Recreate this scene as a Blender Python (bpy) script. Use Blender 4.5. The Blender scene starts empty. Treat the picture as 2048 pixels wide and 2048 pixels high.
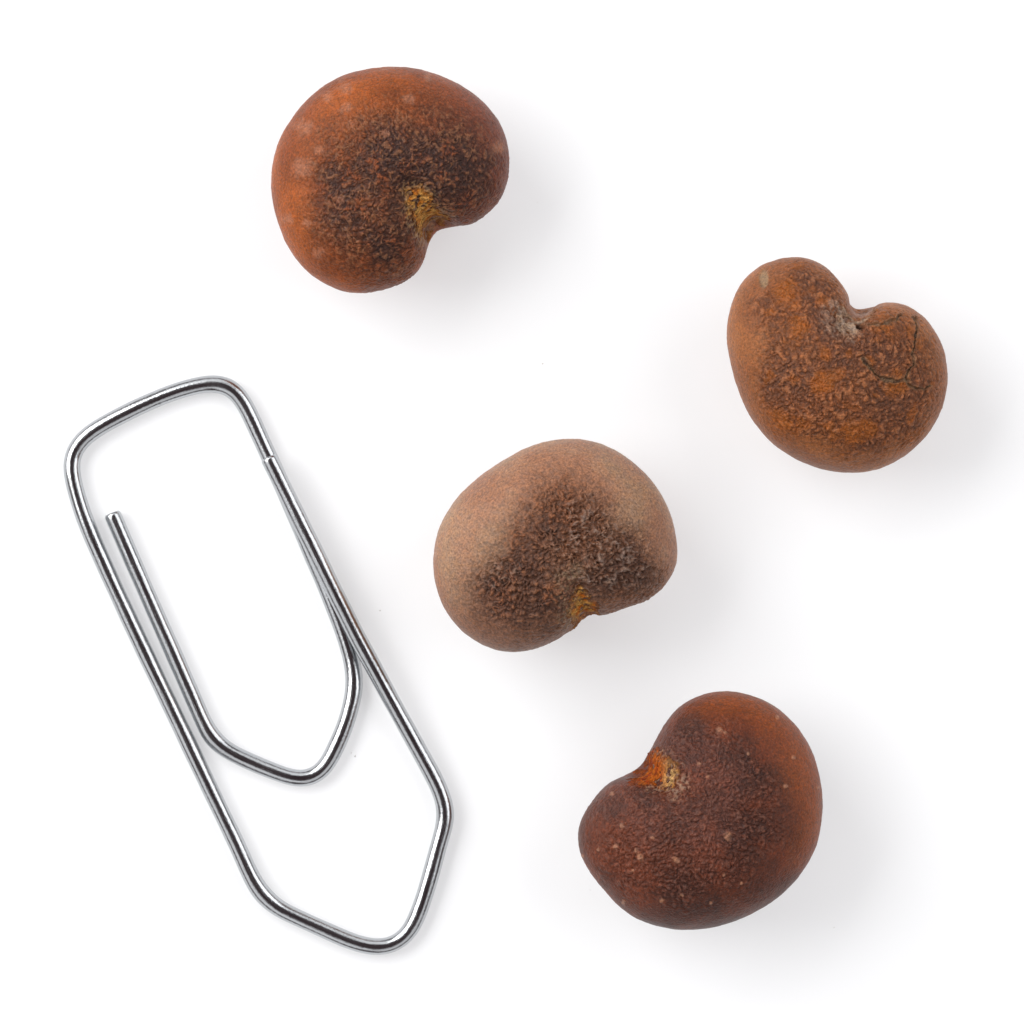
import bpy, math
import numpy as np
from mathutils import Vector

# ------------------------------------------------------------------ scene, camera, light
scene = bpy.context.scene
COL = scene.collection
MM = 0.001
CAM_H = 300.0            # camera height above the table, mm
PPMM = 36.0              # photograph pixels per mm on the table

cam_d = bpy.data.cameras.new('camera')
cam_d.sensor_width = 36.0
cam_d.lens = 36.0 * CAM_H / (2048.0 / PPMM)
cam_d.clip_start = 0.01
cam_d.clip_end = 20.0
cam = bpy.data.objects.new('camera', cam_d)
COL.objects.link(cam)
cam.location = (0, 0, CAM_H * MM)
scene.camera = cam

world = bpy.data.worlds.new('World')
scene.world = world
world.use_nodes = True
bg = world.node_tree.nodes['Background']
bg.inputs['Color'].default_value = (0.046, 0.027, 0.030, 1)   # dim warm room behind the softboxes
bg.inputs['Strength'].default_value = 1.0

def softbox(name, az, elev, dist, sx, sy, power, colour=(1, 1, 1)):
    d = bpy.data.lights.new(name, 'AREA')
    d.shape = 'RECTANGLE'
    d.size, d.size_y = sx, sy
    d.energy = power
    d.color = colour
    o = bpy.data.objects.new(name, d)
    COL.objects.link(o)
    a, e = math.radians(az), math.radians(elev)
    p = Vector((math.cos(a) * math.cos(e), math.sin(a) * math.cos(e), math.sin(e))) * dist
    o.location = p
    o.rotation_euler = (-p).to_track_quat('-Z', 'Y').to_euler()
    return o

softbox('softbox_key', 154, 38, 0.46, 0.46, 0.33, 2.75, (1.0, 0.998, 0.995))
softbox('softbox_side', 18, 38, 0.50, 0.54, 0.35, 1.50, (0.975, 0.988, 1.0))
softbox('softbox_back', 90, 36, 0.64, 0.52, 0.42, 0.85, (0.985, 0.992, 1.0))
softbox('softbox_front_left', 226, 36, 0.58, 0.58, 0.40, 0.75, (0.985, 0.992, 1.0))
softbox('softbox_front_right', 300, 36, 0.60, 0.70, 0.40, 0.75, (0.985, 0.992, 1.0))

# added fill lamp under the translucent table, keeps the thin shadows faint
under_fill = softbox('under_fill_lamp', 0, -90, 0.10, 0.60, 0.60, 1.60, (0.985, 0.992, 1.0))
under_fill.rotation_euler = (math.pi, 0, 0)

scene.view_settings.view_transform = 'Standard'
scene.view_settings.look = 'None'
scene.view_settings.exposure = 0.0
scene.view_settings.gamma = 1.0
scene.cycles.use_denoising = True
scene.cycles.max_bounces = 8
scene.cycles.diffuse_bounces = 4

# ------------------------------------------------------------------ helpers
def lin(r, g, b, k=0.62):
    out = []
    m = 0.3 * r + 0.6 * g + 0.1 * b
    r, g, b = (c + (m - c) * -0.05 for c in (r, g, b))
    for c in (r, g, b):
        c = c / 255.0
        out.append(k * (c / 12.92 if c <= 0.04045 else ((c + 0.055) / 1.055) ** 2.4))
    return np.array(out)

def smooth(a, b, x):
    t = np.clip((x - a) / (b - a), 0, 1)
    return t * t * (3 - 2 * t)

_rng = np.random.RandomState(7)
_perm = _rng.permutation(256)
_perm = np.concatenate([_perm, _perm, _perm])
_g = _rng.normal(size=(256, 3))
_g /= np.linalg.norm(_g, axis=1)[:, None]

def noise(P, freq, off=0.0):
    """gradient noise, about -1..1; P in mm, freq in cycles per mm"""
    Q = P * freq + off
    I = np.floor(Q).astype(np.int64)
    F = Q - I
    I &= 255
    U = F * F * F * (F * (F * 6 - 15) + 10)
    def corner(dx, dy, dz):
        h = _perm[_perm[_perm[(I[:, 0] + dx) & 255] + ((I[:, 1] + dy) & 255)] + ((I[:, 2] + dz) & 255)]
        g = _g[h]
        return g[:, 0] * (F[:, 0] - dx) + g[:, 1] * (F[:, 1] - dy) + g[:, 2] * (F[:, 2] - dz)
    def lerp(a, b, t):
        return a + (b - a) * t
    x00 = lerp(corner(0, 0, 0), corner(1, 0, 0), U[:, 0])
    x10 = lerp(corner(0, 1, 0), corner(1, 1, 0), U[:, 0])
    x01 = lerp(corner(0, 0, 1), corner(1, 0, 1), U[:, 0])
    x11 = lerp(corner(0, 1, 1), corner(1, 1, 1), U[:, 0])
    return 1.5 * lerp(lerp(x00, x10, U[:, 1]), lerp(x01, x11, U[:, 1]), U[:, 2])

def poly_sd(px, py, poly):
    """signed distance to a polygon, negative inside"""
    P = np.array(poly, float)
    d2 = np.full(px.shape, 1e18)
    inside = np.zeros(px.shape, bool)
    n = len(P)
    for i in range(n):
        ax, ay = P[i]
        bx, by = P[(i + 1) % n]
        ex, ey = bx - ax, by - ay
        wx, wy = px - ax, py - ay
        t = np.clip((wx * ex + wy * ey) / (ex * ex + ey * ey + 1e-12), 0, 1)
        d2 = np.minimum(d2, (wx - t * ex) ** 2 + (wy - t * ey) ** 2)
        c = (ay > py) != (by > py)
        xi = ax + (py - ay) * ex / (ey if abs(ey) > 1e-9 else 1e-9)
        inside ^= c & (px < xi)
    d = np.sqrt(d2)
    return np.where(inside, -d, d)

def line_d(px, py, pts):
    d2 = np.full(px.shape, 1e18)
    for (ax, ay), (bx, by) in zip(pts[:-1], pts[1:]):
        ex, ey = bx - ax, by - ay
        wx, wy = px - ax, py - ay
        t = np.clip((wx * ex + wy * ey) / (ex * ex + ey * ey + 1e-12), 0, 1)
        d2 = np.minimum(d2, (wx - t * ex) ** 2 + (wy - t * ey) ** 2)
    return np.sqrt(d2)

def build_mesh(name, V, F, mat, col=None, smooth_shade=True):
    me = bpy.data.meshes.new(name)
    nv, nf, k = len(V), len(F), F.shape[1]
    me.vertices.add(nv)
    me.vertices.foreach_set('co', np.ascontiguousarray(V, dtype=np.float32).ravel())
    me.loops.add(nf * k)
    me.loops.foreach_set('vertex_index', np.ascontiguousarray(F, dtype=np.int32).ravel())
    me.polygons.add(nf)
    me.polygons.foreach_set('loop_start', np.arange(0, nf * k, k, dtype=np.int32))
    me.update(calc_edges=True)
    me.polygons.foreach_set('use_smooth', np.full(nf, smooth_shade))
    if col is not None:
        at = me.attributes.new('pigment', 'FLOAT_COLOR', 'POINT')
        at.data.foreach_set('color', np.concatenate([col, np.ones((nv, 1))], 1).astype(np.float32).ravel())
    me.validate()
    me.materials.append(mat)
    o = bpy.data.objects.new(name, me)
    COL.objects.link(o)
    return o

# ------------------------------------------------------------------ materials
def nodes_of(name):
    m = bpy.data.materials.new(name)
    m.use_nodes = True
    return m, m.node_tree.nodes, m.node_tree.links, m.node_tree.nodes['Principled BSDF']

def pigment_material(name, grain_scale, grain_lo, grain_hi, rough, spec, bump):
    """pigment laid out over the surface, broken up by a fine grain of specks"""
    m, N, L, B = nodes_of(name)
    at = N.new('ShaderNodeAttribute'); at.attribute_name = 'pigment'
    tc = N.new('ShaderNodeTexCoord')
    n1 = N.new('ShaderNodeTexNoise'); n1.inputs['Scale'].default_value = grain_scale
    n1.inputs['Detail'].default_value = 3.0; n1.inputs['Roughness'].default_value = 0.65
    L.new(tc.outputs['Object'], n1.inputs['Vector'])
    mr = N.new('ShaderNodeMapRange')
    mr.inputs['From Min'].default_value = 0.32; mr.inputs['From Max'].default_value = 0.68
    mr.inputs['To Min'].default_value = grain_lo; mr.inputs['To Max'].default_value = grain_hi
    L.new(n1.outputs['Fac'], mr.inputs['Value'])
    mx = N.new('ShaderNodeVectorMath'); mx.operation = 'SCALE'
    L.new(at.outputs['Color'], mx.inputs[0]); L.new(mr.outputs['Result'], mx.inputs['Scale'])
    # warm and cool flecks
    n2 = N.new('ShaderNodeTexNoise'); n2.inputs['Scale'].default_value = 4200.0
    n2.inputs['Detail'].default_value = 2.0
    L.new(tc.outputs['Object'], n2.inputs['Vector'])
    rp = N.new('ShaderNodeValToRGB')
    rp.color_ramp.elements[0].position = 0.36; rp.color_ramp.elements[0].color = (0.86, 0.89, 0.94, 1)
    rp.color_ramp.elements[1].position = 0.66; rp.color_ramp.elements[1].color = (1.15, 1.07, 0.95, 1)
    L.new(n2.outputs['Fac'], rp.inputs['Fac'])
    mu = N.new('ShaderNodeVectorMath'); mu.operation = 'MULTIPLY'
    L.new(mx.outputs['Vector'], mu.inputs[0]); L.new(rp.outputs['Color'], mu.inputs[1])
    L.new(mu.outputs['Vector'], B.inputs['Base Color'])
    B.inputs['Roughness'].default_value = rough
    B.inputs['Specular IOR Level'].default_value = spec
    bp = N.new('ShaderNodeBump'); bp.inputs['Strength'].default_value = bump
    bp.inputs['Distance'].default_value = 0.00006
    L.new(n1.outputs['Fac'], bp.inputs['Height'])
    L.new(bp.outputs['Normal'], B.inputs['Normal'])
    return m

MAT_COAT = pigment_material('seed_coat', 8500.0, 0.62, 1.40, 0.42, 0.25, 1.0)
MAT_HILUM = pigment_material('hilum_cork', 8000.0, 0.5, 1.5, 0.85, 0.15, 1.0)

def table_material():
    m, N, L, B = nodes_of('white_table')
    tc = N.new('ShaderNodeTexCoord')
    n1 = N.new('ShaderNodeTexNoise'); n1.inputs['Scale'].default_value = 60.0
    L.new(tc.outputs['Object'], n1.inputs['Vector'])
    r = N.new('ShaderNodeValToRGB')
    r.color_ramp.elements[0].position = 0.3; r.color_ramp.elements[0].color = (0.845, 0.858, 0.868, 1)
    r.color_ramp.elements[1].position = 0.7; r.color_ramp.elements[1].color = (0.862, 0.875, 0.884, 1)
    L.new(n1.outputs['Fac'], r.inputs['Fac'])
    L.new(r.outputs['Color'], B.inputs['Base Color'])
    B.inputs['Roughness'].default_value = 0.6
    B.inputs['Specular IOR Level'].default_value = 0.2
    # translucent for the added fill lamp: about a third of its light comes through
    tr = N.new('ShaderNodeBsdfTranslucent'); tr.inputs['Color'].default_value = (0.92, 0.92, 0.92, 1)
    ms2 = N.new('ShaderNodeMixShader'); ms2.inputs['Fac'].default_value = 0.35
    L.new(B.outputs['BSDF'], ms2.inputs[1]); L.new(tr.outputs['BSDF'], ms2.inputs[2])
    L.new(ms2.outputs['Shader'], N['Material Output'].inputs['Surface'])
    return m

def wire_material():
    m, N, L, B = nodes_of('galvanised_wire')
    at = N.new('ShaderNodeAttribute'); at.attribute_name = 'along'
    sc = N.new('ShaderNodeVectorMath'); sc.operation = 'MULTIPLY'
    sc.inputs[1].default_value = (0.55, 14.0, 14.0)           # drawn lengthways: long streaks
    L.new(at.outputs['Vector'], sc.inputs[0])
    n1 = N.new('ShaderNodeTexNoise'); n1.inputs['Scale'].default_value = 1.0
    n1.inputs['Detail'].default_value = 4.0
    L.new(sc.outputs['Vector'], n1.inputs['Vector'])
    tc = N.new('ShaderNodeTexCoord')
    n2 = N.new('ShaderNodeTexNoise'); n2.inputs['Scale'].default_value = 7000.0
    n2.inputs['Detail'].default_value = 2.0
    L.new(tc.outputs['Object'], n2.inputs['Vector'])
    B.inputs['Metallic'].default_value = 1.0
    B.inputs['Base Color'].default_value = (0.475, 0.49, 0.505, 1)
    mr = N.new('ShaderNodeMapRange')
    mr.inputs['From Min'].default_value = 0.3; mr.inputs['From Max'].default_value = 0.7
    mr.inputs['To Min'].default_value = 0.13; mr.inputs['To Max'].default_value = 0.28
    L.new(n1.outputs['Fac'], mr.inputs['Value'])
    L.new(mr.outputs['Result'], B.inputs['Roughness'])
    ad = N.new('ShaderNodeMath'); ad.operation = 'MULTIPLY_ADD'
    L.new(n1.outputs['Fac'], ad.inputs[0]); ad.inputs[1].default_value = 0.6
    L.new(n2.outputs['Fac'], ad.inputs[2])
    bp = N.new('ShaderNodeBump'); bp.inputs['Strength'].default_value = 0.65
    bp.inputs['Distance'].default_value = 0.000012
    L.new(ad.outputs['Value'], bp.inputs['Height'])
    L.new(bp.outputs['Normal'], B.inputs['Normal'])
    return m

# ------------------------------------------------------------------ the table
TV = np.array([(-1.5, -1.5, 0), (1.5, -1.5, 0), (1.5, 1.5, 0), (-1.5, 1.5, 0)])
table = build_mesh('tabletop', TV, np.array([[0, 1, 2, 3]]), table_material(), smooth_shade=False)
table['kind'] = 'structure'
table['label'] = 'smooth white tabletop under the seeds and the paper clip'

# ------------------------------------------------------------------ seeds
NT, NTOP, NBOT = 880, 300, 45

def make_seed(spec):
    X0, Y0, K = spec['crop']                       # the sketch's own grid: origin and units per photograph pixel
    Ht, Hb = spec['height']
    z0 = Hb                                        # widest section this high above the table
    def to_mm(u, v, z):
        s = (CAM_H - z) / CAM_H / PPMM
        return (X0 + u / K - 1024) * s, -(Y0 + v / K - 1024) * s
    out = np.array([to_mm(u, v, z0) for u, v in spec['outline']])
    cx, cy = to_mm(*spec['centre'], z0)
    rel = out - (cx, cy)
    ang = np.arctan2(rel[:, 1], rel[:, 0])
    rad = np.hypot(rel[:, 0], rel[:, 1])
    o = np.argsort(ang)
    ang, rad = ang[o], rad[o]
    th = np.linspace(-math.pi, math.pi, NT, endpoint=False)
    R = np.interp(th, np.r_[ang[-1] - 2 * math.pi, ang, ang[0] + 2 * math.pi], np.r_[rad[-1], rad, rad[0]])
    Fk = np.fft.rfft(R)
    k = np.arange(len(Fk))
    Fk = Fk * np.exp(-(k / 34.0) ** 2)
    psi = np.r_[np.linspace(0, math.pi / 2, NTOP + 1), math.pi / 2 + np.linspace(0, math.pi / 2, NBOT + 1)[1:]]
    psi[0] = 1e-3; psi[-1] = math.pi - 1e-3
    e = 0.93
    rho = np.sin(psi) ** e
    zz = np.sign(np.cos(psi)) * np.abs(np.cos(psi)) ** e * np.where(psi < math.pi / 2, Ht, Hb)
    G = np.zeros((len(psi), NT, 3))
    for i, r in enumerate(rho):
        # the notch softens towards the middle of the seed
        Rr = np.fft.irfft(Fk * r ** (0.42 * k), NT)
        G[i, :, 0] = cx + r * Rr * np.cos(th)
        G[i, :, 1] = cy + r * Rr * np.sin(th)
        G[i, :, 2] = z0 + zz[i]
    def normals(G):
        du = np.gradient(G, axis=0)
        dv = np.roll(G, -1, 1) - np.roll(G, 1, 1)
        n = np.cross(du, dv)
        l = np.linalg.norm(n, axis=2, keepdims=True)
        n = n / np.maximum(l, 1e-12)
        n[0] = (0, 0, 1); n[-1] = (0, 0, -1)
        return n
    Nn = normals(G)
    if (Nn[NTOP, :, :2] * (G[NTOP, :, :2] - (cx, cy))).sum() < 0:
        Nn[1:-1] *= -1
    P = G.reshape(-1, 3).copy()
    Nv = Nn.reshape(-1, 3)
    so = spec['id'] * 17.3
    # where each spot lies on the sketch grid
    s = CAM_H / (CAM_H - P[:, 2]) * PPMM
    U = (1024 + P[:, 0] * s - X0) * K
    W = (1024 - P[:, 1] * s - Y0) * K
    top = smooth(-1.6, -0.3, P[:, 2] - z0)
    wob = noise(P, 0.55, so) * 60 + noise(P, 1.6, so + 5) * 35 + noise(P, 4.5, so + 9) * 14

    grit = noise(P, 3.4, so + 91) + 0.8 * noise(P, 7.0, so + 95)

    def region(poly, soft, w=1.0):
        return (1 - smooth(-soft, soft, poly_sd(U, W, poly) + (wob + grit * 30) * w)) * top
    def blobs(lst, w=0.6):
        m = np.zeros(len(P))
        for x, y, r in lst:
            d = np.hypot(U - x, W - y) + (wob * w + grit * 30) * min(1.0, r / 75.0)
            m = np.maximum(m, 1 - smooth(0.25 * r, 1.15 * r, d))
        return m * top

    A = dict(grit=grit, U=U, W=W, P=P, N=Nv, top=top, wob=wob, region=region, blobs=blobs, so=so)
    # wrinkles: worm-like ridges, broken and warped
    warp = np.stack([noise(P, 1.3, so + 21), noise(P, 1.3, so + 42), noise(P, 1.3, so + 63)], 1) * 0.16
    Q = P + warp
    f = spec['wrinkle_freq']
    b1 = np.abs(noise(Q, f, so + 3))
    b2 = np.abs(noise(Q, f * 2.05, so + 13))
    worm = np.clip(1 - np.abs(noise(Q, f * 0.95, so + 23)) * 4.2, 0, 1) * smooth(-0.25, 0.5, noise(P, 1.7, so + 27) + 0.5 * noise(P, 4.0, so + 29))
    ridge = b1 + 0.75 * b2 + 0.30 * noise(P, 5.2, so + 17) + spec.get('worm', 0.25) * worm
    ridge = np.clip((ridge - ridge.mean()) / ridge.std() * 0.45, -1, 1.1)
    A['worm'] = worm
    A['ridge'] = ridge
    A['fine'] = 0.6 * noise(P, 5.5, so + 31) + 0.5 * noise(P, 8.0, so + 35)
    A['low'] = noise(P, 0.35, so + 77)
    A['mid'] = noise(P, 1.1, so + 88)
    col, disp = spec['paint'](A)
    disp = disp + 0.10 * noise(P, 0.22, so + 55) + 0.02 * noise(P, 1.3, so + 61) + 0.012 * noise(P, 2.2, so + 66)
    for pts, width, depth in spec.get('hollows', ()):
        d = line_d(U, W, pts)
        disp -= depth * np.exp(-(d / width) ** 2) * top
    V = P + Nv * disp[:, None]
    lift = -V[:, 2].min()
    V[:, 2] += lift
    grid = np.arange(len(psi) * NT).reshape(len(psi), NT)
    a = grid[:-1]; b = grid[1:]
    F = np.stack([a, b, np.roll(b, -1, 1), np.roll(a, -1, 1)], -1).reshape(-1, 4)
    base = np.array([cx, cy, 0.0])
    root = bpy.data.objects.new('seed', None)
    root.empty_display_size = 0.004
    COL.objects.link(root)
    root.location = Vector(base * MM)
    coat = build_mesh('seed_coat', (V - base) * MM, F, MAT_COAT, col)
    coat.parent = root
    root['label'] = spec['label']
    root['category'] = 'seed'
    root['group'] = 'brown kidney-shaped seeds lying on the white table'
    # the scar where the seed was attached: a thin corky patch let into the coat
    sd = poly_sd(U, W, spec['hilum']) + wob * 0.5 + noise(P, 2.4, so + 71) * 34 + noise(P, 5.5, so + 72) * 22
    keep = (sd < 40) & (P[:, 2] > z0 - 1.2)
    fk = keep[F].all(1)
    Fh = F[fk]
    used = np.unique(Fh)
    remap = np.full(len(P), -1); remap[used] = np.arange(len(used))
    hcol, hdisp = spec['hilum_paint'](A, sd)
    hcol = mix(hcol, col, smooth(-38, 8, sd + grit * 14) * 0.85)
    rise = np.where(sd < 0, 0.05, 0.05 - 0.12 * np.clip(sd / 30.0, 0, 1)) + hdisp * smooth(10, -25, sd)
    Vh = V[used] + Nv[used] * rise[used][:, None]
    h = build_mesh('hilum', (Vh - base) * MM, remap[Fh], MAT_HILUM, hcol[used])
    h.parent = root
    return root

def mix(a, b, t):
    return a + (b - a) * t[:, None]

def full(A, c):
    return np.tile(c, (len(A['P']), 1))

def cork(A, sd, c1, c2, pit):
    """fibrous cork: strands and dark pits"""
    n = noise(A['P'] * (1, 1, 0.6), 2.6, A['so'] + 101)
    fib = 1 - np.abs(noise(A['P'], 4.2, A['so'] + 111)) * 2.4
    c = mix(full(A, c1), full(A, c2), smooth(-0.35, 0.45, n))
    c = c * (0.82 + 0.3 * np.clip(fib, -0.6, 1))[:, None]
    hole = smooth(0.16, 0.36, noise(A['P'], 2.9, A['so'] + 131) - 0.1 * fib) * smooth(0, -30, sd)
    c = mix(c, full(A, pit), hole * 0.92)
    return np.clip(c, 0.004, 0.9), 0.03 * fib - 0.26 * hole

# --- the orange-brown seed at the top, dark round its yellow scar
def paint_a(A):
    rim = mix(full(A, lin(182, 96, 36)), full(A, lin(152, 76, 24)), smooth(-0.4, 0.5, A['low']))
    rim = mix(rim, full(A, lin(125, 66, 52)), smooth(900, 1750, A['U']) * 0.8)  # right flank darkened in the colour, as shade away from the key
    rim = rim * (1 + 0.10 * A['fine'] + 0.10 * A['mid'])[:, None]
    dark = A['region']([(560, 640), (740, 470), (960, 430), (1300, 440), (1560, 580), (1680, 800), (1640, 1010), (1480, 1180),
                        (1250, 1320), (1180, 1400), (1060, 1540), (800, 1530), (620, 1400), (480, 1220), (450, 930)], 230)
    rough = A['region']([(480, 620), (740, 400), (960, 350), (1330, 380), (1600, 540), (1740, 800), (1680, 1050), (1480, 1220),
                         (1250, 1320), (1180, 1450), (1060, 1600), (760, 1580), (560, 1420), (420, 1220), (400, 900)], 190)
    deep = A['blobs']([(1180, 830, 330), (1450, 930, 300), (1560, 780, 220), (960, 1460, 260), (960, 700, 260), (600, 1000, 220)], 1.2)
    r = A['ridge']
    c = mix(rim, full(A, lin(100, 59, 40)), np.clip(dark * (0.95 - 0.35 * np.clip(A['mid'], -1, 1)), 0, 1))
    c = mix(c, full(A, lin(56, 36, 36)), deep * dark * 0.55)
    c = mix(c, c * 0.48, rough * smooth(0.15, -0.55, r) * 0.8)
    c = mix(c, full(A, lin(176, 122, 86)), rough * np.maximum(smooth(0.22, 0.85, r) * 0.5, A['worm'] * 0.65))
    c = mix(c, full(A, lin(150, 70, 20)), rough * smooth(-0.1, 0.5, A['mid']) * smooth(0.1, 0.6, r) * 0.55)
    pale = A['blobs']([(665, 265, 62), (665, 400, 55), (700, 510, 42), (380, 530, 70), (355, 800, 80), (470, 690, 36), (265, 1170, 50),
                       (470, 1400, 50), (1100, 340, 46), (930, 575, 30), (1250, 540, 30), (1700, 670, 60), (620, 1030, 44), (1230, 180, 40),
                       (540, 330, 40), (390, 1190, 30)])
    c = mix(c, full(A, lin(200, 138, 108)), pale * 0.5)
    halo = A['region']([(1030, 920), (1170, 920), (1290, 1020), (1400, 1180), (1330, 1260), (1210, 1380), (1140, 1320), (1060, 1120)], 45, 0.5)
    c = mix(c, full(A, lin(186, 152, 112)), halo * smooth(-0.25, 0.5, A['fine'] + r * 0.4) * 0.75)
    return np.clip(c, 0.004, 0.9), 0.055 * rough * r - 0.02 * rough + 0.014 * A['fine']

def hilum_a(A, sd):
    c, d = cork(A, sd, lin(218, 164, 92), lin(196, 122, 48), lin(44, 32, 14))
    c = mix(c, full(A, lin(205, 165, 110)), smooth(1150, 1330, A['W']) * smooth(1300, 1180, A['U']) * 0.7)
    return c, d

SEED_A = dict(id=1, crop=(500, 100, 3.45), centre=(900, 800), height=(4.3, 4.0), wrinkle_freq=2.9,
    label='orange-brown seed with dark wrinkled centre and yellow notch, above the paper clip',
    outline=[(1000, 115), (1100, 122), (1220, 148), (1340, 190), (1450, 240), (1550, 305), (1640, 385), (1710, 475), (1755, 580), (1780, 690),
             (1785, 800), (1775, 900), (1745, 1000), (1695, 1075), (1620, 1145), (1540, 1195), (1480, 1220), (1430, 1228), (1370, 1230),
             (1320, 1238), (1285, 1260), (1265, 1290), (1245, 1340), (1220, 1395), (1200, 1450), (1165, 1515), (1120, 1565), (1050, 1610),
             (960, 1645), (860, 1672), (770, 1682), (680, 1675), (590, 1645), (500, 1600), (420, 1545), (350, 1475), (285, 1390), (235, 1300),
             (195, 1200), (165, 1090), (148, 990), (143, 900), (150, 800), (165, 720), (190, 640), (230, 560), (285, 475), (345, 400),
             (420, 325), (500, 262), (590, 208), (690, 165), (790, 138), (890, 120)],
    hilum=[(1070, 960), (1180, 965), (1260, 1060), (1330, 1150), (1380, 1215), (1300, 1240), (1270, 1270), (1245, 1310), (1200, 1290),
           (1150, 1180), (1085, 1060)],
    hollows=[([(1120, 980), (1290, 1240)], 120, 0.55), ([(1290, 1240), (1360, 1300)], 90, 0.25)],
    paint=paint_a, hilum_paint=hilum_a)

# --- the rust seed on the right with cracks in its coat
CRACKS = [[(1215, 625), (1290, 634), (1340, 624), (1400, 595), (1450, 562)],
          [(1540, 590), (1572, 640), (1566, 720), (1545, 800), (1530, 860), (1545, 930), (1500, 1000), (1470, 1055), (1400, 1066), (1330, 1060),
           (1270, 1030), (1210, 965), (1160, 905)],
          [(1470, 1055), (1530, 1105), (1580, 1125), (1660, 1108)]]

def paint_b(A):
    c = mix(full(A, lin(180, 114, 66)), full(A, lin(162, 100, 58)), smooth(-0.4, 0.4, A['low'] + 0.4 * A['mid']))
    c = c * (1 + 0.12 * A['fine'])[:, None]
    rough = A['region']([(330, 480), (430, 330), (680, 200), (900, 280), (1080, 560), (1250, 520), (1560, 600), (1690, 900), (1720, 1200),
                         (1590, 1500), (1200, 1640), (900, 1600), (560, 1440), (380, 1180), (380, 800)], 90)
    r = A['ridge']
    c = mix(c, full(A, lin(128, 74, 44)), rough * 0.7)
    dk = A['blobs']([(760, 380, 200), (850, 660, 260), (620, 1050, 240), (1350, 1200, 280), (1150, 1560, 160), (1000, 900, 220), (1250, 850, 200)], 1.4)
    c = mix(c, full(A, lin(100, 66, 52)), dk * rough * 0.45)
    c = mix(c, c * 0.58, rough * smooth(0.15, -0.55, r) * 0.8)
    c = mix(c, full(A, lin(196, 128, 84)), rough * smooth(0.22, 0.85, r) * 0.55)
    rust = np.maximum(smooth(0.15, 0.5, A['mid']) * 0.7, A['blobs']([(560, 390, 140), (680, 660, 120), (520, 1380, 110), (720, 1550, 90),
             (1070, 1480, 120), (1220, 1430, 90), (870, 1090, 100), (1330, 660, 110), (1300, 580, 80), (1430, 1100, 100)], 1.2))
    c = mix(c, full(A, lin(182, 102, 26)), rust * rough * 0.65)
    dust = A['blobs']([(1000, 610, 190), (940, 530, 100), (1200, 520, 80), (1060, 680, 110)], 0.8)
    c = mix(c, full(A, lin(176, 150, 132)), dust * smooth(-0.6, 0.5, A['fine'] + 0.6 * r) * 0.62)
    chip = (1 - smooth(0.6, 1.25, np.hypot((A['U'] - 405) / 42, (A['W'] - 300) / 72) + A['wob'] * 0.006)) * A['top']
    c = mix(c, full(A, lin(178, 158, 126)), chip * 0.6)
    crk = np.full(len(A['U']), 1e9)
    for l in CRACKS:
        crk = np.minimum(crk, line_d(A['U'] + A['wob'] * 0.22 + noise(A['P'], 3.0, A['so'] + 144) * 14, A['W'] + noise(A['P'], 2.4, A['so'] + 140) * 22, l))
    wvar = 12 + 9 * noise(A['P'], 1.2, A['so'] + 150)
    edge = (1 - smooth(wvar * 0.9, wvar * 2.4, crk)) * A['top']
    core = (1 - smooth(wvar * 0.5, wvar * 1.2, crk)) * A['top']
    c = mix(c, full(A, lin(150, 112, 82)), edge * 0.5)
    c = mix(c, mix(full(A, lin(142, 116, 90)), full(A, lin(68, 55, 46)), smooth(-0.1, 0.45, A['mid'] + 0.6 * A['grit'])), core * (0.30 + 0.55 * smooth(-0.5, 0.4, A['mid'] - 0.5 * A['grit'])))
    pit = A['blobs']([(1150, 632, 28)], 0.4)
    c = mix(c, full(A, lin(34, 24, 20)), pit * 0.95)
    return np.clip(c, 0.004, 0.9), 0.064 * rough * r - 0.02 * rough + 0.014 * A['fine'] - 0.11 * core + 0.03 * (edge - core) - 0.3 * pit - 0.1 * chip

def hilum_b(A, sd):
    c, d = cork(A, sd, lin(186, 160, 140), lin(166, 134, 112), lin(92, 66, 52))
    pit = A['blobs']([(1150, 632, 30)], 0.4)
    c = mix(c, full(A, lin(30, 22, 18)), pit * 0.95)
    return c, d * 0.6 - 0.3 * pit

SEED_B = dict(id=2, crop=(1420, 480, 3.788), centre=(900, 1000), height=(4.2, 3.9), wrinkle_freq=2.5,
    label='rust-coloured rough seed with dark cracks and a grey notch at its top',
    outline=[(660, 128), (730, 135), (800, 158), (860, 192), (910, 235), (960, 295), (1005, 355), (1050, 415), (1085, 470), (1110, 500), (1135, 508),
             (1165, 505), (1200, 492), (1260, 478), (1330, 470), (1400, 475), (1470, 492), (1540, 525), (1610, 580), (1670, 650), (1720, 730),
             (1760, 820), (1785, 920), (1797, 1020), (1795, 1100), (1780, 1200), (1750, 1300), (1705, 1395), (1640, 1490), (1560, 1575),
             (1470, 1640), (1380, 1695), (1280, 1735), (1180, 1757), (1080, 1763), (980, 1758), (870, 1740), (760, 1708), (650, 1660),
             (550, 1600), (460, 1530), (380, 1440), (310, 1335), (255, 1220), (210, 1100), (180, 980), (155, 860), (135, 720), (138, 630),
             (155, 530), (185, 430), (225, 345), (290, 270), (370, 210), (460, 165), (560, 138)],
    hilum=[(960, 470), (1050, 500), (1110, 540), (1180, 540), (1250, 515), (1215, 585), (1160, 640), (1110, 700), (1010, 715), (960, 640)],
    hollows=[([(1060, 620), (1140, 530)], 110, 0.5)],
    paint=paint_b, hilum_paint=hilum_b)

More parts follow.
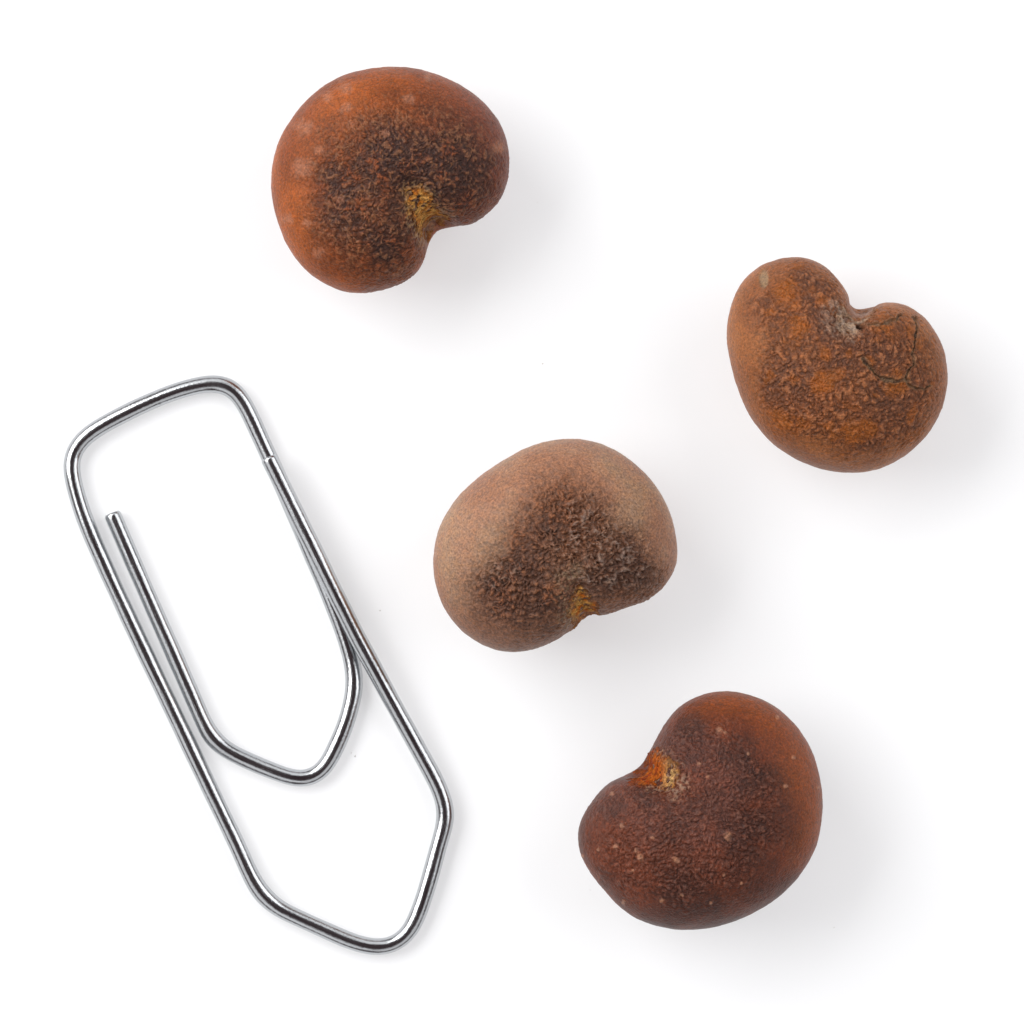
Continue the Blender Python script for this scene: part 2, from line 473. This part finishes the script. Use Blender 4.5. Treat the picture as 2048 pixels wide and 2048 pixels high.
# --- the pale tan seed in the middle with coarse wrinkles
def paint_c(A):
    c = mix(full(A, lin(194, 149, 120)), full(A, lin(184, 134, 106)), smooth(-0.4, 0.4, A['low'] + 0.5 * A['mid']))
    c = mix(c, full(A, lin(190, 156, 126)), smooth(0.05, 0.5, -A['low'] + 0.5 * A['mid']) * 0.5)
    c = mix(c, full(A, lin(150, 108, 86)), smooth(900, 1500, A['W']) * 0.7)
    c = c * (1 + 0.14 * A['fine'])[:, None]
    dark = A['region']([(360, 1030), (480, 850), (600, 690), (760, 530), (840, 420), (1000, 370), (1120, 420), (1270, 520), (1400, 640), (1540, 740),
                        (1630, 870), (1660, 1000), (1590, 1140), (1400, 1240), (1150, 1320), (900, 1440), (650, 1450), (450, 1330), (340, 1190)], 190)
    r = A['ridge']
    c = mix(c, full(A, lin(124, 80, 56)), dark * 0.9)
    deep = A['blobs']([(500, 1200, 260), (800, 1280, 260), (740, 980, 300), (1400, 1010, 280), (1250, 1140, 200), (1520, 1000, 180), (860, 700, 180)], 1.4)
    c = mix(c, full(A, lin(80, 54, 46)), deep * dark * 0.55)
    rust = A['blobs']([(990, 440, 140), (900, 620, 180), (650, 800, 140), (620, 980, 130), (980, 650, 100), (560, 1160, 150), (880, 1160, 90)], 1.4)
    c = mix(c, full(A, lin(158, 90, 48)), rust * dark * smooth(-0.2, 0.7, r) * 0.6)
    coarse = A['blobs']([(1100, 720, 460), (1400, 950, 380), (640, 1100, 300), (900, 500, 260)], 1.0) * dark
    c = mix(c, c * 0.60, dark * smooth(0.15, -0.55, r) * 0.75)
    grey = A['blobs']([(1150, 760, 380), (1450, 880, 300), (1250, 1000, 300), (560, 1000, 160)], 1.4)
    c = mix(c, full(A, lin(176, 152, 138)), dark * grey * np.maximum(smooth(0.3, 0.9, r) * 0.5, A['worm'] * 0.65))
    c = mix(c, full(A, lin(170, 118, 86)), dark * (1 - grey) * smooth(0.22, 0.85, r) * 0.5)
    halo = A['region']([(960, 980), (1080, 980), (1130, 1120), (1150, 1360), (1060, 1400), (960, 1380), (980, 1200)], 70, 0.6)
    c = mix(c, full(A, lin(176, 150, 122)), halo * smooth(-0.3, 0.4, A['fine'] + 0.5 * A['mid']) * 0.6)
    return np.clip(c, 0.004, 0.9), 0.055 * dark * r + 0.075 * coarse * r + 0.05 * dark * A['worm'] - 0.03 * dark + 0.012 * A['fine']

def hilum_c(A, sd):
    return cork(A, sd, lin(212, 158, 88), lin(192, 108, 30), lin(46, 32, 12))

SEED_C = dict(id=3, crop=(840, 850, 3.45), centre=(900, 830), height=(4.4, 4.1), wrinkle_freq=2.4,
    label='pale tan seed with a coarsely wrinkled grey-brown patch, in the middle of the table',
    outline=[(1030, 100), (1130, 107), (1230, 130), (1330, 172), (1430, 235), (1520, 305), (1600, 390), (1665, 480), (1715, 580), (1755, 690),
             (1775, 790), (1783, 860), (1778, 940), (1755, 1010), (1710, 1080), (1650, 1145), (1580, 1195), (1500, 1228), (1430, 1250),
             (1370, 1275), (1310, 1300), (1240, 1318), (1180, 1332), (1145, 1348), (1120, 1375), (1085, 1398), (1050, 1410), (1000, 1440),
             (940, 1478), (870, 1512), (800, 1540), (720, 1558), (640, 1565), (550, 1555), (470, 1530), (390, 1490), (310, 1435), (240, 1365),
             (180, 1275), (130, 1170), (100, 1060), (90, 960), (97, 850), (120, 740), (155, 650), (200, 575), (260, 490), (340, 410),
             (430, 335), (530, 270), (640, 205), (740, 155), (840, 122), (940, 105)],
    hilum=[(1045, 1290), (1085, 1170), (1120, 1115), (1160, 1185), (1215, 1235), (1230, 1305), (1150, 1345), (1120, 1372), (1065, 1385)],
    hollows=[([(1110, 1150), (1150, 1340)], 80, 0.42)],
    paint=paint_c, hilum_paint=hilum_c)

# --- the dark maroon seed at the bottom with pale spots
def paint_d(A):
    c = mix(full(A, lin(124, 62, 36)), full(A, lin(98, 49, 29)), smooth(-0.4, 0.4, A['low'] + 0.5 * A['mid']))
    rim = A['region']([(1100, 60), (1500, 150), (1850, 600), (1880, 1150), (1650, 1300), (1640, 900), (1500, 480), (1250, 250), (900, 260)], 150)
    c = mix(c, full(A, lin(164, 84, 30)), rim * 0.85)
    c = c * (1 + 0.16 * A['fine'])[:, None]
    r = A['ridge']
    rough = A['region']([(250, 900), (480, 760), (700, 480), (900, 280), (1250, 350), (1500, 700), (1560, 1100), (1300, 1450), (850, 1600),
                         (450, 1500), (220, 1200)], 140)
    purple = A['blobs']([(1000, 1020, 330), (980, 620, 260), (780, 480, 200), (400, 860, 240), (620, 1000, 240), (1150, 760, 260), (900, 380, 140)], 1.4)
    c = mix(c, full(A, lin(122, 82, 74)), purple * 0.34)
    dk = A['blobs']([(1420, 1020, 280), (1300, 1280, 240), (950, 1450, 220), (880, 330, 120), (600, 830, 140), (1250, 520, 140), (1380, 780, 200),
                     (340, 930, 110), (700, 1640, 260), (1050, 1620, 280), (1350, 1480, 220)], 1.5)
    c = mix(c, full(A, lin(68, 40, 32)), dk * 0.45)
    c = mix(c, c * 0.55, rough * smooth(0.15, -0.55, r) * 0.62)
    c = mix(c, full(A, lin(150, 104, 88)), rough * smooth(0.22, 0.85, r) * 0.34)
    spots = A['blobs']([(550, 1260, 34), (800, 1280, 28), (1160, 1110, 30), (380, 1185, 20), (420, 1040, 24), (1100, 380, 26), (1495, 295, 19),
                        (1610, 570, 19), (1130, 1380, 15), (700, 1560, 21), (840, 1520, 15), (435, 1570, 18), (1255, 1440, 13), (1560, 770, 19),
                        (260, 1205, 14), (155, 1250, 14), (1040, 1575, 12), (1780, 780, 15), (360, 820, 16), (960, 610, 18), (1300, 545, 14),
                        (520, 1210, 16), (1020, 700, 14), (640, 1120, 14), (500, 1350, 13), (1140, 400, 15)], 0.25)
    c = mix(c, full(A, lin(206, 152, 122)), spots * 0.6)
    halo = A['region']([(640, 520), (800, 570), (870, 700), (920, 800), (780, 840), (640, 800), (560, 770), (600, 700)], 50, 0.7)
    c = mix(c, full(A, lin(186, 152, 126)), halo * smooth(-0.2, 0.5, A['fine'] + 0.4 * r) * 0.7)
    return np.clip(c, 0.004, 0.9), 0.06 * rough * r - 0.02 * rough + 0.014 * A['fine'] + 0.03 * spots

def hilum_d(A, sd):
    c, d = cork(A, sd, lin(186, 98, 30), lin(158, 66, 18), lin(56, 34, 16))
    c2, _ = cork(A, sd, lin(220, 176, 118), lin(206, 148, 84), lin(90, 60, 36))
    return mix(c, c2, smooth(640, 760, A['U'] + A['wob'] * 0.8)), d

SEED_D = dict(id=4, crop=(1120, 1350, 3.45), centre=(1000, 950), height=(4.5, 4.2), wrinkle_freq=2.8,
    label='dark maroon-brown seed with small pale spots and a bright orange notch',
    outline=[(1150, 113), (1230, 120), (1310, 137), (1400, 172), (1480, 218), (1560, 285), (1630, 365), (1690, 450), (1745, 555), (1785, 670),
             (1808, 780), (1817, 880), (1812, 980), (1795, 1080), (1765, 1180), (1720, 1270), (1650, 1370), (1570, 1465), (1480, 1550),
             (1380, 1620), (1270, 1675), (1160, 1715), (1050, 1745), (950, 1757), (860, 1760), (760, 1750), (650, 1722), (550, 1685),
             (450, 1630), (370, 1565), (300, 1490), (235, 1410), (180, 1325), (145, 1250), (125, 1170), (125, 1090), (145, 1000), (185, 925),
             (240, 850), (300, 785), (360, 735), (420, 703), (480, 672), (520, 650), (552, 628), (575, 592), (600, 545), (640, 485),
             (690, 405), (740, 320), (790, 255), (850, 200), (930, 155), (1010, 128), (1080, 117)],
    hilum=[(600, 545), (650, 530), (700, 575), (790, 610), (820, 690), (770, 760), (700, 780), (600, 755), (490, 715), (520, 655), (565, 620)],
    hollows=[([(540, 640), (720, 720)], 110, 0.5)],
    paint=paint_d, hilum_paint=hilum_d)

for sp in (SEED_A, SEED_B, SEED_C, SEED_D):
    make_seed(sp)

# ------------------------------------------------------------------ the paper clip: one bent wire
WR = 0.468
def clip():
    r = WR
    # centre line (photograph pixels), height in wire radii
    pts = [(223.7, 1026, 1), (265, 1121, 1), (308, 1219, 1), (352, 1318, 1), (391, 1407, 1), (411, 1452, 1), (427, 1478, 1), (452, 1499, 1), (488, 1518, 1),
           (525, 1534, 1), (561, 1548, 1), (590, 1557, 1), (613, 1557, 1), (634, 1549, 1), (653, 1530, 1), (671, 1496, 1), (690, 1452, 1), (703, 1407, 1),
           (709, 1372, 1), (707, 1340, 1), (697, 1295, 1), (678, 1240, 1), (651, 1172, 1), (622, 1106, 1), (592, 1034, 1), (566, 975, 1), (537, 911, 1),
           (520, 874, 1), (502, 834, 1), (488, 807, 1), (473, 785, 1), (452, 771, 1), (426, 767, 1), (394, 771, 1), (340, 787, 1), (294, 806, 1), (248, 828, 1),
           (203, 852, 1), (172, 873, 1), (152, 896, 1), (142.5, 925, 1), (146, 958, 1), (156, 997, 1), (172, 1044, 1), (199, 1108, 1), (252, 1224, 1),
           (310, 1347, 1), (366, 1464, 1), (422, 1582, 1), (475, 1692, 1), (499, 1746, 1), (521, 1784, 1), (553, 1814, 1), (592, 1834, 1),
           (634, 1853, 1), (672, 1870, 1), (706, 1884, 1), (740, 1893, 1), (773, 1893, 1), (802, 1880, 1), (823, 1856, 1), (841, 1815, 1.02), (858, 1762, 1.08),
           (877, 1692, 1.2), (890, 1645, 1.3), (890, 1613, 1.38), (876, 1572, 1.5), (843, 1510, 1.75), (783, 1401, 2.2), (742, 1325, 2.55), (720, 1285, 2.75), (694, 1233, 2.95),
           (663, 1171, 3.05), (632, 1107, 3.05), (601, 1045, 3.02), (569, 979, 3.0), (552.5, 946, 3.0), (536.5, 914, 3.0)]
    C = []
    for u, v, h in pts:
        z = h * r
        s = (CAM_H - z) / CAM_H / PPMM
        C.append(((u - 1024) * s, -(v - 1024) * s, z))
    C = np.array(C)
    # smooth resampling: Catmull-Rom (centripetal), then equal steps
    d = np.r_[0, np.cumsum(np.linalg.norm(np.diff(C, axis=0), axis=1) ** 0.5)]
    n = len(C)
    T = np.zeros_like(C)
    for i in range(n):
        a, b = max(i - 1, 0), min(i + 1, n - 1)
        T[i] = (C[b] - C[a]) / (d[b] - d[a])
    dense = []
    for i in range(n - 1):
        h = d[i + 1] - d[i]
        for t in np.linspace(0, 1, 30, endpoint=False):
            h00 = 2 * t**3 - 3 * t**2 + 1; h10 = t**3 - 2 * t**2 + t
            h01 = -2 * t**3 + 3 * t**2; h11 = t**3 - t**2
            dense.append(h00 * C[i] + h10 * h * T[i] + h01 * C[i + 1] + h11 * h * T[i + 1])
    dense.append(C[-1])
    dense = np.array(dense)
    L = np.r_[0, np.cumsum(np.linalg.norm(np.diff(dense, axis=0), axis=1))]
    M = 1500
    s = np.linspace(0, L[-1], M)
    Pc = np.stack([np.interp(s, L, dense[:, k]) for k in range(3)], 1)
    for _ in range(60):                                  # even out the hand-set points
        Pc[1:-1] = 0.5 * Pc[1:-1] + 0.25 * (Pc[:-2] + Pc[2:])
    # forming leaves a few faint flats and waves in the wire
    t = np.gradient(Pc, axis=0)
    t /= np.linalg.norm(t, axis=1)[:, None]
    side = np.cross(np.tile((0, 0, 1.0), (M, 1)), t)
    side /= np.linalg.norm(side, axis=1)[:, None]
    up = np.cross(t, side)
    # cut ends: shear edge slightly rounded, cap closed
    rings = [(0, 0.02), (0, 0.5), (0, 0.80), (0.03, 0.88), (0.10, 0.97), (0.15, 1.0)]
    NS = 40
    an = np.linspace(0, 2 * math.pi, NS, endpoint=False)
    V, AL = [], []
    BENDS = [((u - 1024) / PPMM, -(v - 1024) / PPMM, w_, k_) for u, v, w_, k_ in
             ((530, 1793, 1.1, 0.10), (424, 1474, 0.8, 0.07), (888, 1625, 0.9, 0.06), (709, 1360, 0.9, 0.06), (452, 771, 1.2, 0.04), (782, 1891, 1.2, -0.03))]
    def ring(c, sd, u, rad, along):
        squash = 1.0
        V.append(c + rad * r * (np.cos(an)[:, None] * sd + squash * np.sin(an)[:, None] * u))
        AL.append(np.stack([np.full(NS, along), np.cos(an), np.sin(an)], 1))
    for off, k in rings:
        ring(Pc[0] + t[0] * off, side[0], up[0], k, 0)
    for i in range(4, M - 4):
        w = 1.0 + 0.012 * math.sin(s[i] * 0.9) + 0.008 * math.sin(s[i] * 2.3 + 1)
        for bx, by, bw, bk in BENDS:                     # pinched a little wider where the tool bent it
            w += bk * math.exp(-(((Pc[i, 0] - bx) ** 2 + (Pc[i, 1] - by) ** 2) / bw ** 2))
        ring(Pc[i], side[i], up[i], w, s[i])
    for off, k in reversed(rings):
        ring(Pc[-1] - t[-1] * off, side[-1], up[-1], k, s[-1])
    V = np.concatenate(V); AL = np.concatenate(AL)
    NRG = len(V) // NS
    g = np.arange(len(V)).reshape(NRG, NS)
    a, b = g[:-1], g[1:]
    F = np.stack([a, np.roll(a, -1, 1), np.roll(b, -1, 1), b], -1).reshape(-1, 4)
    base = np.array([(500 - 1024) / PPMM, -(1330 - 1024) / PPMM, 0])
    o = build_mesh('paper_clip', (V - base) * MM, F, wire_material())
    at = o.data.attributes.new('along', 'FLOAT_VECTOR', 'POINT')
    at.data.foreach_set('vector', AL.astype(np.float32).ravel())
    o.location = Vector(base * MM)
    o['label'] = 'shiny silver wire paper clip with pointed loops, left of the seeds'
    o['category'] = 'paper clip'
clip()

# ------------------------------------------------------------------ a few grains of dust and a fibre on the table
def dust():
    m, N, L, B = nodes_of('grey_dust')
    B.inputs['Base Color'].default_value = (0.74, 0.73, 0.71, 1)
    B.inputs['Roughness'].default_value = 0.9
    rng = np.random.RandomState(3)
    spots = [(1085, 727, 2.6), (1090, 722, 1.6), (856, 795, 2.0), (760, 1221, 3.0), (710, 1512, 3.4), (703, 1506, 2.0), (1668, 1855, 2.2),
             (1242, 292, 1.8), (1075, 405, 1.5), (968, 1528, 1.7), (1320, 1120, 1.6), (360, 1700, 1.5), (1180, 1780, 1.6), (1850, 1250, 1.7)]
    spots += [(1455 + 7 * k + 0.5 * k * k * (1 if k < 3 else 0.6), 742 + 5 * k, 1.0) for k in range(0, 6)]
    V, F = [], []
    for u, v, r in spots:
        c = np.array([(u - 1024) / PPMM, -(v - 1024) / PPMM, 0.0])
        r = 0.72 * r / PPMM
        n0 = len(V)
        an = np.linspace(0, 2 * math.pi, 7)[:-1]
        k = rng.uniform(0.6, 1.25, 6)
        for z, q in ((0.0, 0.8), (0.5, 1.0), (1.0, 0.5)):
            for a_, kk in zip(an, k):
                V.append(c + (math.cos(a_) * r * q * kk, math.sin(a_) * r * q * kk * 0.8, z * r * 0.8 + 0.0005))
        for j in range(2):
            for i in range(6):
                F.append((n0 + j * 6 + i, n0 + j * 6 + (i + 1) % 6, n0 + (j + 1) * 6 + (i + 1) % 6, n0 + (j + 1) * 6 + i))
        t0 = n0 + 12
        F.append((t0, t0 + 1, t0 + 2, t0 + 3)); F.append((t0, t0 + 3, t0 + 4, t0 + 5))
    o = build_mesh('dust', np.array(V) * MM, np.array(F), m)
    o['kind'] = 'stuff'
    o['label'] = 'faint grey grains of dust scattered on the white table'
    o['category'] = 'dust'
dust()
